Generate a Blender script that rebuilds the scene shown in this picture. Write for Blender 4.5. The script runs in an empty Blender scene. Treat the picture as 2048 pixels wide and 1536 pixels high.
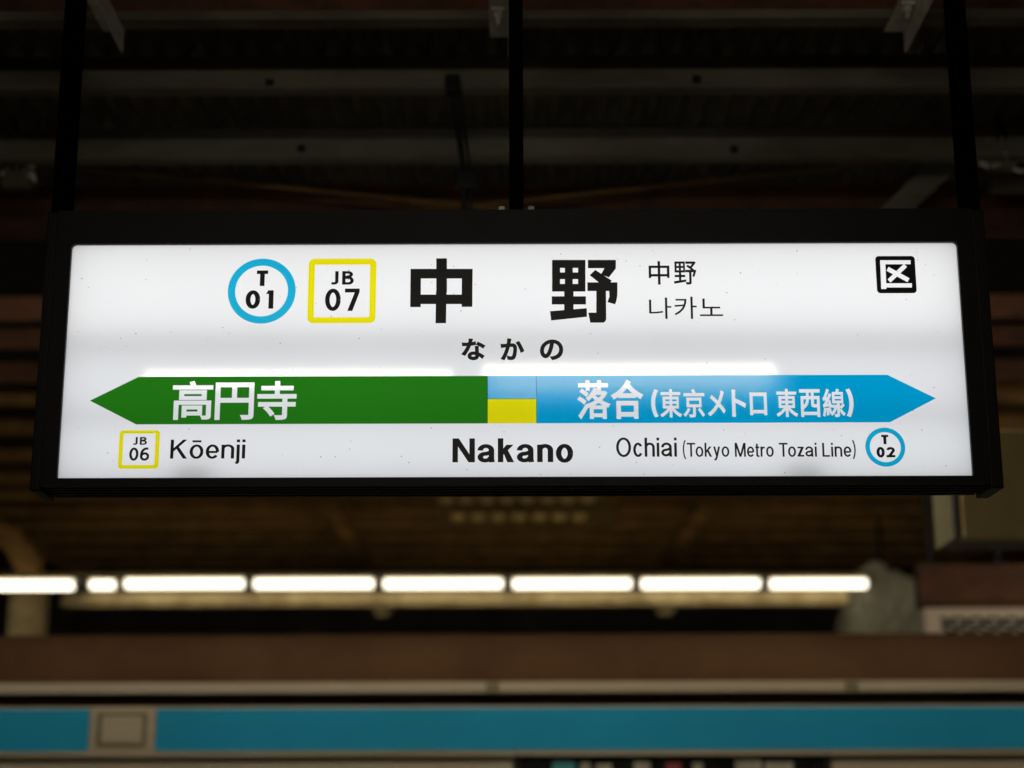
import bpy, bmesh, math, random
import numpy as np
from mathutils import Vector, Matrix, noise
from mathutils.geometry import delaunay_2d_cdt
random.seed(7)
scene = bpy.context.scene
COL = scene.collection

# ------------------------------------------------------------------ camera, world, exposure
F = 3400.0                      # focal length in photo pixels (photo is 2048 wide)
PITCH = math.radians(14.04)
CAM = Vector((0, 0, 1.7))
D = 3.655                       # distance of the sign's face
camd = bpy.data.cameras.new('camera'); cam = bpy.data.objects.new('camera', camd); COL.objects.link(cam)
camd.sensor_width = 36; camd.lens = F / 2048 * 36
camd.clip_start = 0.05; camd.clip_end = 200
ROT = Matrix.Rotation(math.pi / 2 + PITCH, 3, 'X') @ Matrix.Rotation(-0.0028, 3, 'Z')
cam.matrix_world = Matrix.Translation(CAM) @ ROT.to_4x4()
camd.dof.use_dof = True; camd.dof.focus_distance = 3.74; camd.dof.aperture_fstop = 1.9
scene.camera = cam
world = bpy.data.worlds.new('World'); scene.world = world; world.use_nodes = True
world.node_tree.nodes['Background'].inputs[0].default_value = (0.5, 0.42, 0.3, 1)
world.node_tree.nodes['Background'].inputs[1].default_value = 0.003      # night outside the canopy
vs = scene.view_settings
vs.view_transform = 'Standard'; vs.look = 'None'; vs.gamma = 1; vs.use_curve_mapping = False; vs.exposure = 0
scene.render.engine = 'CYCLES'
scene.cycles.use_denoising = True
scene.cycles.max_bounces = 8; scene.cycles.diffuse_bounces = 4; scene.cycles.glossy_bounces = 4
scene.cycles.transmission_bounces = 8; scene.cycles.sample_clamp_indirect = 4

NEAR_L = 22.0      # platform lamps over the camera, and the lamps added behind the sign
FAR_L = 3.2        # lamps of the opposite platform
BACK_L = 1.04      # backlight inside the sign

# ------------------------------------------------------------------ pixel rays
def ray(px, py): return ROT @ Vector(((px - 1024) / F, (768 - py) / F, -1))
def on_y(px, py, y): d = ray(px, py); return CAM + d * (y / d.y)
def on_z(px, py, z): d = ray(px, py); return CAM + d * ((z - CAM.z) / d.z)
def face(px, py): p = on_y(px, py, D); return (p.x, p.z)
def rect(x0, y0, x1, y1):       # photo rectangle -> rectangle on the sign's face (x0, z0, x1, z1)
    xm, ym = (x0 + x1) / 2, (y0 + y1) / 2
    return (face(x0, ym)[0], face(xm, y1)[1], face(x1, ym)[0], face(xm, y0)[1])

# ------------------------------------------------------------------ materials
def new_mat(name):
    m = bpy.data.materials.new(name); m.use_nodes = True; nt = m.node_tree; nt.nodes.clear()
    out = nt.nodes.new('ShaderNodeOutputMaterial'); return m, nt, out
def N(nt, t, **kw):
    n = nt.nodes.new('ShaderNode' + t)
    for k, v in kw.items(): setattr(n, k, v)
    return n
def rgba(c): return (c[0], c[1], c[2], 1)
def ramp(nt, src, p0, c0, p1, c1):
    r = N(nt, 'ValToRGB'); r.color_ramp.elements[0].position = p0; r.color_ramp.elements[1].position = p1
    r.color_ramp.elements[0].color = rgba(c0); r.color_ramp.elements[1].color = rgba(c1)
    nt.links.new(src, r.inputs[0]); return r.outputs[0]
def paint(name, col, rough=0.6, dirt=None, amount=0.5, scale=6.0, spec=0.3, bump=0.0, metal=0.0, stretch=(1, 1, 1)):
    m, nt, out = new_mat(name); b = N(nt, 'BsdfPrincipled')
    b.inputs['Roughness'].default_value = rough; b.inputs['Specular IOR Level'].default_value = spec; b.inputs['Metallic'].default_value = metal
    tc = N(nt, 'TexCoord'); mp = N(nt, 'Mapping'); mp.inputs['Scale'].default_value = stretch
    nt.links.new(tc.outputs['Object'], mp.inputs[0])
    n = N(nt, 'TexNoise'); n.inputs['Scale'].default_value = scale; n.inputs['Detail'].default_value = 7; n.inputs['Roughness'].default_value = 0.65
    nt.links.new(mp.outputs[0], n.inputs['Vector'])
    d = dirt or tuple(c * 0.55 for c in col)
    nt.links.new(ramp(nt, n.outputs[0], 0.5 - amount * 0.3, d, 0.62, col), b.inputs['Base Color'])
    if bump:
        n2 = N(nt, 'TexNoise'); n2.inputs['Scale'].default_value = scale * 14; nt.links.new(tc.outputs['Object'], n2.inputs['Vector'])
        bp = N(nt, 'Bump'); bp.inputs['Strength'].default_value = bump; bp.inputs['Distance'].default_value = 0.002
        nt.links.new(n2.outputs[0], bp.inputs['Height']); nt.links.new(bp.outputs[0], b.inputs['Normal'])
    nt.links.new(b.outputs[0], out.inputs[0]); return m
def glow(name, col, s):
    m, nt, out = new_mat(name); e = N(nt, 'Emission'); e.inputs[0].default_value = rgba(col); e.inputs[1].default_value = s
    nt.links.new(e.outputs[0], out.inputs[0]); return m
def film(name, col, ior=1.45, rough=0.3, grain=0.0, specks=False, gscale=900.0, stretch=(1, 1, 1)):
    """backlit acrylic or coloured vinyl: lets the light behind it through, with a gloss on top"""
    m, nt, out = new_mat(name)
    t = N(nt, 'BsdfTranslucent'); g = N(nt, 'BsdfGlossy', distribution='BECKMANN'); g.inputs['Roughness'].default_value = rough
    fr = N(nt, 'Fresnel'); fr.inputs[0].default_value = ior; mx = N(nt, 'MixShader')
    tc = N(nt, 'TexCoord')
    n = N(nt, 'TexNoise'); n.inputs['Scale'].default_value = 2.2; n.inputs['Detail'].default_value = 4
    nt.links.new(tc.outputs['Object'], n.inputs['Vector'])
    colr = ramp(nt, n.outputs[0], 0.3, tuple(c * 0.96 for c in col), 0.7, col)
    if specks:       # dust and dead insects stuck to the acrylic
        v = N(nt, 'TexVoronoi'); v.inputs['Scale'].default_value = 62; v.inputs['Randomness'].default_value = 1
        nt.links.new(tc.outputs['Object'], v.inputs['Vector'])
        sep = N(nt, 'SeparateColor'); nt.links.new(v.outputs['Color'], sep.inputs[0])
        sz = N(nt, 'Math', operation='MULTIPLY_ADD'); nt.links.new(sep.outputs[0], sz.inputs[0]); sz.inputs[1].default_value = 0.2; sz.inputs[2].default_value = -0.1
        lt = N(nt, 'Math', operation='LESS_THAN'); nt.links.new(v.outputs['Distance'], lt.inputs[0]); nt.links.new(sz.outputs[0], lt.inputs[1])
        mc = N(nt, 'Mix', data_type='RGBA'); nt.links.new(lt.outputs[0], mc.inputs['Factor']); nt.links.new(colr, mc.inputs['A'])
        mc.inputs['B'].default_value = rgba(tuple(c * 0.38 for c in col)); colr = mc.outputs['Result']
    nt.links.new(colr, t.inputs[0])
    if grain:        # orange-peel of the vinyl
        mp = N(nt, 'Mapping'); mp.inputs['Scale'].default_value = stretch; nt.links.new(tc.outputs['Object'], mp.inputs[0])
        n2 = N(nt, 'TexNoise'); n2.inputs['Scale'].default_value = gscale; n2.inputs['Detail'].default_value = 3
        nt.links.new(mp.outputs[0], n2.inputs['Vector'])
        bp = N(nt, 'Bump'); bp.inputs['Strength'].default_value = grain; bp.inputs['Distance'].default_value = 0.001
        nt.links.new(n2.outputs[0], bp.inputs['Height']); nt.links.new(bp.outputs[0], g.inputs['Normal'])
    nt.links.new(fr.outputs[0], mx.inputs[0]); nt.links.new(t.outputs[0], mx.inputs[1]); nt.links.new(g.outputs[0], mx.inputs[2])
    nt.links.new(mx.outputs[0], out.inputs[0]); return m

M = dict(
    acrylic=film('white_acrylic', (0.85, 0.865, 0.885), 1.49, 0.05, specks=True),
    green=film('green_vinyl', (0.02, 0.225, 0.009), 1.12, 0.4),
    blue=film('blue_vinyl', (0.0, 0.44, 0.80), 1.34, 0.1, 0.008),
    patch=film('blue_patch_vinyl', (0.0, 0.43, 0.80), 1.4, 0.12, 0.02, gscale=260, stretch=(0.15, 1, 1)),
    yellow=film('yellow_vinyl', (1.0, 0.9, 0.003), 1.1, 0.3),
    ringblue=film('blue_ring_vinyl', (0.0, 0.5, 0.8), 1.3, 0.3),
    black=paint('black_vinyl', (0.011, 0.0095, 0.011), 0.4, amount=0.2, spec=0.25),
    frame=paint('black_powder_coat', (0.0075, 0.0065, 0.005), 0.5, (0.0045, 0.004, 0.003), 0.6, 9, 0.16, 0.25),
    post=paint('matt_black_post', (0.0022, 0.0022, 0.0018), 0.95, (0.0015, 0.0015, 0.0013), 0.4, 9, 0.0),
    inside=paint('white_box_lining', (0.85, 0.85, 0.85), 0.8, (0.8, 0.8, 0.8)),
    backlight=glow('backlight_glow', (1.0, 0.985, 0.97), BACK_L * 1.1), backlight_weak=glow('weak_backlight_glow', (0.985, 0.99, 1.0), BACK_L * 0.94),
    near_tube=glow('near_tube_glow', (1.0, 0.95, 0.84), NEAR_L),
    far_tube=glow('far_tube_glow', (1.0, 0.9, 0.7), FAR_L),
    hood=paint('lamp_hood_white', (0.7, 0.68, 0.62), 0.5),
    cream=paint('cream_paint', (0.6, 0.47, 0.23), 0.6, (0.36, 0.25, 0.1), 0.5, 5),
    purlin=paint('grey_purlin_paint', (0.25, 0.22, 0.15), 0.7, (0.13, 0.105, 0.065), 0.5, 4, bump=0.1, stretch=(0.4, 1, 1)),
    rust=paint('rusty_red_primer', (0.18, 0.07, 0.03), 0.75, (0.08, 0.04, 0.02), 0.6, 7, bump=0.3),
    tan=paint('tan_rafter_paint', (0.36, 0.2, 0.06), 0.75, (0.2, 0.11, 0.04), 0.5, 4, 0.0),
    deck=paint('dark_roof_sheet', (0.2, 0.165, 0.11), 0.7, (0.1, 0.08, 0.05), 0.6, 3),
    fardeck=paint('tan_roof_boards', (0.32, 0.215, 0.07), 0.8, (0.16, 0.105, 0.036), 0.6, 2, spec=0.05, stretch=(0.3, 2, 1)),
    galv=paint('galvanised_steel', (0.82, 0.78, 0.66), 0.5, (0.55, 0.5, 0.4), 0.4, 18, 0.5, 0.1, 0.0),
    cable=paint('black_cable', (0.012, 0.012, 0.011), 0.5),
    wall=paint('dark_wall_boards', (0.07, 0.055, 0.035), 0.8, (0.03, 0.022, 0.015), 0.6, 1.2),
    roofbrown=paint('train_roof_dust', (0.125, 0.062, 0.027), 0.85, (0.085, 0.04, 0.017), 0.6, 1.1, spec=0.08, stretch=(1.2, 1, 1.0)),
    steel=paint('brushed_train_steel', (0.62, 0.5, 0.33), 0.45, (0.5, 0.39, 0.24), 0.4, 3, 0.4, 0, 0.0, (0.2, 1, 3)),
    stripe=paint('train_blue_stripe', (0.02, 0.39, 0.6), 0.5, (0.018, 0.35, 0.54), 0.3, 1.0, 0.25),
    rubber=paint('dark_gasket', (0.02, 0.019, 0.017), 0.7),
    glass=paint('train_window_glass', (0.02, 0.02, 0.018), 0.08, spec=0.6),
    poster_teal=paint('teal_poster', (0.1, 0.4, 0.36), 0.6), poster_white=paint('cream_poster', (0.6, 0.52, 0.36), 0.6),
    poster_red=paint('red_poster', (0.35, 0.06, 0.05), 0.6),
    board=paint('pale_sign_board', (0.92, 0.72, 0.5), 0.55, (0.84, 0.64, 0.44), 0.4, 3),
    boxfront=paint('brightened_box_cream', (0.8, 0.58, 0.22), 0.6, (0.68, 0.48, 0.17), 0.5, 5),  # cream raised so the colour itself brightens the hanging box's front
    boxpaint=paint('dimmed_box_beige', (0.26, 0.22, 0.11), 0.6, (0.2, 0.165, 0.08), 0.5, 5),  # beige lowered so the colour itself shades the hanging box's side
    floor=paint('platform_asphalt', (0.12, 0.11, 0.1), 0.8, amount=0.6, scale=3),
)
def plastic():
    m, nt, out = new_mat('cloudy_plastic_bag'); b = N(nt, 'BsdfPrincipled')
    b.inputs['Base Color'].default_value = (0.9, 0.84, 0.6, 1); b.inputs['Roughness'].default_value = 0.22
    b.inputs['Specular IOR Level'].default_value = 0.7
    t = N(nt, 'BsdfTranslucent'); t.inputs[0].default_value = (0.8, 0.74, 0.5, 1); mx = N(nt, 'MixShader'); mx.inputs[0].default_value = 0.25
    tc = N(nt, 'TexCoord'); n = N(nt, 'TexNoise'); n.inputs['Scale'].default_value = 5; nt.links.new(tc.outputs['Object'], n.inputs['Vector'])
    bp = N(nt, 'Bump'); bp.inputs['Strength'].default_value = 1.0; bp.inputs['Distance'].default_value = 0.06
    nt.links.new(n.outputs[0], bp.inputs['Height']); nt.links.new(bp.outputs[0], b.inputs['Normal'])
    nt.links.new(b.outputs[0], mx.inputs[1]); nt.links.new(t.outputs[0], mx.inputs[2]); nt.links.new(mx.outputs[0], out.inputs[0]); return m
M['plastic'] = plastic()

# ------------------------------------------------------------------ mesh helpers
def empty(name, loc=(0, 0, 0)):
    o = bpy.data.objects.new(name, None); COL.objects.link(o); o.location = loc; o.empty_display_size = 0.1; return o
def tag(o, label=None, cat=None, group=None, kind=None):
    for k, v in (('label', label), ('category', cat), ('group', group), ('kind', kind)):
        if v: o[k] = v
    return o
def link(name, me, mat, parent=None):
    o = bpy.data.objects.new(name, me); COL.objects.link(o)
    if mat is not None:
        me.materials.clear(); me.materials.append(M[mat])
    if parent is not None:
        o.parent = parent; o.matrix_parent_inverse = wm(parent).inverted()
    return o
def wm(o):
    m = o.matrix_basis.copy()
    while o.parent is not None:
        m = o.parent.matrix_basis @ o.matrix_parent_inverse @ m if False else (o.parent.matrix_basis @ o.matrix_parent_inverse @ m); o = o.parent
    return m
class MB:
    def __init__(s): s.bm = bmesh.new()
    def box(s, x0, x1, y0, y1, z0, z1):
        vs = [s.bm.verts.new((x, y, z)) for x in (x0, x1) for y in (y0, y1) for z in (z0, z1)]
        for f in ((0, 1, 3, 2), (4, 6, 7, 5), (0, 4, 5, 1), (2, 3, 7, 6), (0, 2, 6, 4), (1, 5, 7, 3)): s.bm.faces.new([vs[i] for i in f])
        return s
    def bevel(s, w, seg=2):
        bmesh.ops.bevel(s.bm, geom=list(s.bm.edges), offset=w, segments=seg, affect='EDGES', profile=0.5); return s
    def prism(s, pts, axis, a, b):     # closed outline extruded along an axis
        def P(u, v, w): return {'X': (w, u, v), 'Y': (u, w, v), 'Z': (u, v, w)}[axis]
        A = [s.bm.verts.new(P(u, v, a)) for u, v in pts]; B = [s.bm.verts.new(P(u, v, b)) for u, v in pts]
        s.bm.faces.new(A); s.bm.faces.new(B[::-1])
        for i in range(len(pts)):
            j = (i + 1) % len(pts); s.bm.faces.new((A[i], B[i], B[j], A[j]))
        return s
    def tube(s, pts, r, seg=10, cap=True):
        pts = [Vector(p) for p in pts]; rings = []
        for i, p in enumerate(pts):
            t = (pts[min(i + 1, len(pts) - 1)] - pts[max(i - 1, 0)]).normalized()
            a = t.cross(Vector((0, 0, 1)) if abs(t.z) < 0.9 else Vector((1, 0, 0))).normalized(); b = t.cross(a)
            rr = r[i] if isinstance(r, (list, tuple)) else r
            rings.append([s.bm.verts.new(p + a * rr * math.cos(k / seg * 2 * math.pi) + b * rr * math.sin(k / seg * 2 * math.pi)) for k in range(seg)])
        for A, B in zip(rings, rings[1:]):
            for k in range(seg): s.bm.faces.new((A[k], A[(k + 1) % seg], B[(k + 1) % seg], B[k]))
        if cap: s.bm.faces.new(rings[0][::-1]); s.bm.faces.new(rings[-1])
        return s
    def build(s, name, mat, parent=None, smooth=False):
        bmesh.ops.recalc_face_normals(s.bm, faces=list(s.bm.faces))
        if smooth:
            for f in s.bm.faces: f.smooth = True
        me = bpy.data.meshes.new(name); s.bm.to_mesh(me); s.bm.free()
        return link(name, me, mat, parent)

# ------------------------------------------------------------------ flat lettering: outlines united on the plane
U = 100.0     # working units per metre*... (flat shapes are worked out in hundredths)
def ccw(p):
    a = sum(p[i][0] * p[(i + 1) % len(p)][1] - p[(i + 1) % len(p)][0] * p[i][1] for i in range(len(p)))
    return (p if a > 0 else p[::-1]), abs(a) / 2
def cdt(polys, cut=()):
    """union of polys minus the union of cut -> (verts, tris)"""
    vs, fs = [], []
    for grp in (polys, cut):
        for p in grp:
            p, a = ccw(list(p))
            if a < 1e-7: continue
            fs.append(list(range(len(vs), len(vs) + len(p)))); vs += [Vector((q[0], q[1])) for q in p]
        if grp is polys: n0 = len(fs)
    es = [(f[i], f[(i + 1) % len(f)]) for f in fs for i in range(len(f))]
    ov, oe, of, _, _, _ = delaunay_2d_cdt(vs, es, [], 0, 1e-5, False)
    O = np.array([(v.x, v.y) for v in ov]); T = np.array(of); C = O[T].mean(axis=1)
    inside = [np.zeros(len(C), bool), np.zeros(len(C), bool)]
    for k, f in enumerate(fs):          # a triangle belongs when its middle lies in any of the outlines
        p = np.array([(vs[i].x, vs[i].y) for i in f]); q = np.roll(p, -1, axis=0); wn = np.zeros(len(C), int)
        for (ax, ay), (bx_, by_) in zip(p, q):
            side = (bx_ - ax) * (C[:, 1] - ay) - (C[:, 0] - ax) * (by_ - ay)
            wn += ((ay <= C[:, 1]) & (by_ > C[:, 1]) & (side > 0)).astype(int) - ((ay > C[:, 1]) & (by_ <= C[:, 1]) & (side < 0)).astype(int)
        inside[0 if k < n0 else 1] |= wn != 0
    ok = inside[0] & ~inside[1]
    return [tuple(v) for v in O.tolist()], [list(t) for t in T[ok].tolist()]
def flat(name, verts, faces, mat, parent, dy=0.001, y=D):
    me = bpy.data.meshes.new(name)
    used = sorted({i for f in faces for i in f}); mp = {k: i for i, k in enumerate(used)}
    me.from_pydata([(verts[k][0], y - dy, verts[k][1]) for k in used], [], [[mp[i] for i in f] for f in faces])
    return link(name, me, mat, parent)

def stroke(pts, w, closed=False):
    """a pen stroke of width w with square ends and mitred corners, as quads"""
    h = w / 2; pts = [Vector(p) for p in pts]; n = len(pts); quads = []
    def off(i):
        a = pts[i] - pts[i - 1] if (i > 0 or closed) else None
        b = pts[(i + 1) % n] - pts[i] if (i < n - 1 or closed) else None
        if a is None: a = b
        if b is None: b = a
        a = a.normalized(); b = b.normalized(); na = Vector((-a.y, a.x)); nb = Vector((-b.y, b.x)); m = (na + nb)
        if m.length < 1e-6: m = na
        m.normalize(); return m * (h / max(0.35, m.dot(na)))
    for i in range(n if closed else n - 1):
        j = (i + 1) % n; oi, oj = off(i), off(j)
        quads.append([pts[i] + oi, pts[i] - oi, pts[j] - oj, pts[j] + oj])
    return quads
def arc(cx, cy, rx, ry, a0, a1, n=18):
    return [(cx + rx * math.cos(math.radians(a0 + (a1 - a0) * i / n)), cy + ry * math.sin(math.radians(a0 + (a1 - a0) * i / n))) for i in range(n + 1)]

# a plain grotesque: every glyph is pen strokes (S) or filled outlines (P) on a cap height of 1
def glyph(ch, w, k=0.88):
    h = w / 2; hv = h * k; X = 0.73; S, P = [], []; W = 0.56
    v = w * 1.08
    if ch == 'N':
        W = 0.74; S = [[(h, 0), (h, 1)], [(W - h, 0), (W - h, 1)]]; P = [[(0, 1), (w * 1.15, 1), (W, 0), (W - w * 1.15, 0)]]
    elif ch == 'K':
        W = 0.70; S = [[(h, 0), (h, 1)]]; P = [[(h, 0.30), (h, 0.30 + 1.35 * w), (W - 1.45 * w, 1), (W - .02, 1)], [(0.24, 0.52), (0.24 + w * .75, 0.52 + w * .8), (W, 0), (W - 1.3 * w, 0)]]
    elif ch == 'k':
        W = 0.54; S = [[(h, 0), (h, 1)]]; P = [[(h, 0.20), (h, 0.20 + 1.35 * w), (W - 1.4 * w, X), (W - .02, X)], [(0.19, 0.37), (0.19 + w * .75, 0.37 + w * .8), (W, 0), (W - 1.25 * w, 0)]]
    elif ch == 'a':
        W = 0.58; sx = W - h - 0.03; c = (h + sx) / 2; tp = 0.42 - hv
        S = [arc(c, .50, (sx - h) / 2, .242 - hv, 183, 0) + [(sx, .13), (sx + .022, 0)],
             [(sx, tp + .07), (.33, tp + .015)] + arc(.25, tp / 2 + .035, .25 - h, tp / 2 - .035 - hv * .02, 82, 275, 20) + [(.37, .10), (sx, .22)]]
    elif ch in 'nh':
        W = 0.53; r = (W - w) / 2
        S = [[(h, 0), (h, X if ch == 'n' else 1)], [(h, .38)] + arc(W / 2, X - .23, r, .242 - hv, 180, 0) + [(W - h, 0)]]
    elif ch == 'o' or ch == 'ō':
        W = 0.57; S = [arc(W / 2, X / 2, W / 2 - h, X / 2 - hv + .012, 0, 360, 36)]
        if ch == 'ō': P = [[(.1, .86), (W - .1, .86), (W - .1, .86 + w * .78), (.1, .86 + w * .78)]]
    elif ch == 'e':
        W = 0.55
        S = [[(h, X / 2 - .02), (W - h, X / 2 - .02)], arc(W / 2, X / 2, W / 2 - h, X / 2 - hv + .012, -4, 322, 34)]
    elif ch == 'c':
        W = 0.51; S = [arc(W / 2 + .01, X / 2, W / 2 - h, X / 2 - hv + .012, 35, 325, 32)]
    elif ch == 'O':
        W = 0.78; S = [arc(W / 2, .5, W / 2 - h, .5 - hv + .015, 0, 360, 40)]
    elif ch in 'ij':
        W = w; P = [[(0, 1), (w, 1), (w, 1 - v), (0, 1 - v)]]
        S = [[(h, 0), (h, X)]] if ch == 'i' else [[(h, X), (h, -.16), (h - .03, -.22), (h - .1, -.235)]]
    elif ch == 'T':
        W = 0.62; S = [[(0, 1 - hv), (W, 1 - hv)], [(W / 2, 0), (W / 2, 1 - hv)]]
    elif ch == 'L':
        W = 0.52; S = [[(h, 1), (h, hv), (W, hv)]]
    elif ch == 'M':
        W = 0.82; S = [[(h, 0), (h, 1)], [(W - h, 0), (W - h, 1)]]
        P = [[(0, 1), (w * 1.2, 1), (W / 2 + h, 0), (W / 2 - h, 0)], [(W, 1), (W - w * 1.2, 1), (W / 2 - h, 0), (W / 2 + h, 0)]]
    elif ch == 'y':
        W = 0.51; P = [[(0, X), (w * 1.1, X), (W / 2 + h * .9, 0.02), (W / 2 - h * .8, 0)]]
        S = [[(W - h * 1.05, X), (W / 2 - .02, -.06), (W / 2 - .09, -.2), (.06, -.225)]]
    elif ch == 't':
        W = 0.29; S = [[(.12, .93), (.12, .1), (.16, .045), (W, .045)], [(0, X - h * .8), (W, X - h * .8)]]
    elif ch == 'r':
        W = 0.33; S = [[(h, 0), (h, X)], [(h, .4), (h + .03, .56), (h + .1, X - h * 1.2), (W, X - h * 1.0)]]
    elif ch == 'z':
        W = 0.47; S = [[(.02, X - h), (W - .01, X - h)], [(0, h), (W, h)]]; P = [[(0, h), (w * 1.35, h), (W - .01, X - h), (W - .01 - w * 1.35, X - h)]]
    elif ch == '(':
        W = 0.2; S = [arc(.62, .515, .62 - h * .7, 1.03, 139, 221, 14)]
        S = [[(x, y) for x, y in S[0]]]
    elif ch == ')':
        W = 0.2; S = [arc(-.42, .515, .62 - h * .7, 1.03, 41, -41, 14)]
    elif ch == '0':
        W = 0.69; S = [arc(W / 2, .5, W / 2 - h, .5 - hv, 0, 360, 36)]
    elif ch == '1':
        W = 0.36; S = [[(W - h, 0), (W - h, 1)]]; P = [[(0, .78), (W - h, 1), (W - .01, 1), (W - w, .80), (.02, .60 + .02)]]
        P = [[(0, .80), (.1, 1), (W - h, 1), (W - h, .80)]]
    elif ch == '2':
        W = 0.74; S = [arc(W / 2, .69, W / 2 - h - .01, .31 - h, 175, -25, 20) + [(h * 1.9, h)], [(.0, h), (W, h)]]
    elif ch == '6':
        W = 0.70; S = [arc(W / 2, .32, W / 2 - h, .32 - hv, 0, 360, 32), [(W - .1, 1 - hv)] + arc(W / 2 + .12, .42, W / 2 + .12 - h, .58 - hv, 92, 188, 14)]
    elif ch == '7':
        W = 0.65; S = [[(0, 1 - hv), (W, 1 - hv)]]; P = [[(W, 1), (W - w * 1.1, 1 - w * .9), (.12, 0), (.12 + w * 1.12, 0), (W, 1 - w * .8)]]
    elif ch == 'J':
        W = 0.42; S = [[(W - h, 1)] + arc(W - h - .19, .22, .19, .22 - hv, 0, -100, 12) + [(0, hv + .02)]]
    elif ch == 'B':
        W = 0.70; S = [[(h, 0), (h, 1)], [(h, 1 - hv), (.36, 1 - hv)] + arc(.36, .755, .29 - h, .245 - hv, 90, -90, 14) + [(h, .51 + .0)], [(h, .51), (.40, .51)] + arc(.40, .255 + hv / 2, .30 - h, .255 - hv / 2, 90, -90, 14) + [(h, hv)]]
    elif ch == ' ': W = 0.28
    return S, P, W
def word(text, w, gap, tight=0.0, k=0.88, xs=1.0):
    polys = []; x = 0
    for i, ch in enumerate(text):
        S, P, W = glyph(ch, w / xs, k)
        S = [[(a * xs, b) for a, b in q] for q in S]; P = [[(a * xs, b) for a, b in q] for q in P]; W *= xs
        if ch == 'j': x += 0.0
        for s in S: polys += [[(q[0] + x, q[1] * k) for q in quad] for quad in stroke([(a, b / k) for a, b in s], w * (0.72 if ch in '()' else 1))]   # a pen a little flatter than wide
        for p in P: polys.append([(q[0] + x, q[1]) for q in p])
        x += W + gap - (tight if ch == 'T' else 0)
    return polys
def fit(polys, r):
    xs = [q[0] for p in polys for q in p]; ys = [q[1] for p in polys for q in p]
    x0, x1, y0, y1 = min(xs), max(xs), min(ys), max(ys)
    sx = (r[2] - r[0]) / (x1 - x0); sz = (r[3] - r[1]) / (y1 - y0)
    return [[(r[0] + (q[0] - x0) * sx, r[1] + (q[1] - y0) * sz) for q in p] for p in polys]
def scaled(polys, s): return [[(q[0] * s, q[1] * s) for q in p] for p in polys]
def make_flat(name, polys, mat, parent, cut=(), dy=0.001, y=D):
    v, f = cdt(scaled(polys, U), scaled(cut, U))
    return flat(name, [(a / U, b / U) for a, b in v], f, mat, parent, dy, y)

# Japanese and Korean characters from Blender's built-in typeface, thickened where the sign's are bolder
CHARS = sorted(set('中野なかの나카노高円寺落合東京メトロ西線'))
tmp = {}
for ch in CHARS:
    c = bpy.data.curves.new('glyph', 'FONT'); c.body = ch; c.size = 1; c.resolution_u = 5; c.fill_mode = 'FRONT'
    o = bpy.data.objects.new('glyph', c); COL.objects.link(o); tmp[ch] = o
dg = bpy.context.evaluated_depsgraph_get(); dg.update()
GL = {}
for ch, o in tmp.items():
    me = bpy.data.meshes.new_from_object(o.evaluated_get(dg))
    vs_ = [(v.co.x, v.co.y) for v in me.vertices]; fs = []
    for p in me.polygons:
        idx = list(p.vertices)
        a = sum(vs_[idx[i]][0] * vs_[idx[(i + 1) % len(idx)]][1] - vs_[idx[(i + 1) % len(idx)]][0] * vs_[idx[i]][1] for i in range(len(idx)))
        fs.append(idx if a > 0 else idx[::-1])
    GL[ch] = (vs_, fs); bpy.data.meshes.remove(me)
for o in tmp.values():
    c = o.data; bpy.data.objects.remove(o); bpy.data.curves.remove(c)
def kanji(ch, r, grow=0.0):
    """fit a character to rectangle r and thicken every stroke by grow metres on each side"""
    vs_, fs = GL[ch]
    x0 = min(v[0] for v in vs_); x1 = max(v[0] for v in vs_); y0 = min(v[1] for v in vs_); y1 = max(v[1] for v in vs_)
    r = (r[0] + grow, r[1] + grow, r[2] - grow, r[3] - grow)
    P = [Vector((r[0] + (v[0] - x0) / (x1 - x0) * (r[2] - r[0]), r[1] + (v[1] - y0) / (y1 - y0) * (r[3] - r[1]))) for v in vs_]
    polys = [[tuple(P[i]) for i in f] for f in fs]
    if grow > 0:
        cnt = {}
        for f in fs:
            for i in range(len(f)): cnt[(f[i], f[(i + 1) % len(f)])] = 1
        nxt = {a: b for (a, b) in cnt if (b, a) not in cnt}; prv = {b: a for a, b in nxt.items()}
        for a, b in nxt.items():
            d = P[b] - P[a]
            if d.length < 1e-7: continue
            d.normalize(); nrm = Vector((d.y, -d.x)) * grow
            polys.append([tuple(P[a]), tuple(P[a] + nrm), tuple(P[b] + nrm), tuple(P[b])])
            if b in nxt:
                e = P[nxt[b]] - P[b]
                if e.length < 1e-7: continue
                e.normalize()
                if d.x * e.y - d.y * e.x > 0.02:
                    n2 = Vector((e.y, -e.x)) * grow; m = (nrm + n2).normalized(); k = grow / max(0.5, m.dot(nrm.normalized()))
                    polys.append([tuple(P[b]), tuple(P[b] + nrm), tuple(P[b] + m * k), tuple(P[b] + n2)])
    return polys

# ================================================================== THE SETTING
# ground of the platform under the camera (out of the frame; it returns light to the roof)
tag(MB().box(-12, 12, -4, 7.6, -0.3, 0.0).build('platform', 'floor'), kind='structure')

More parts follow.
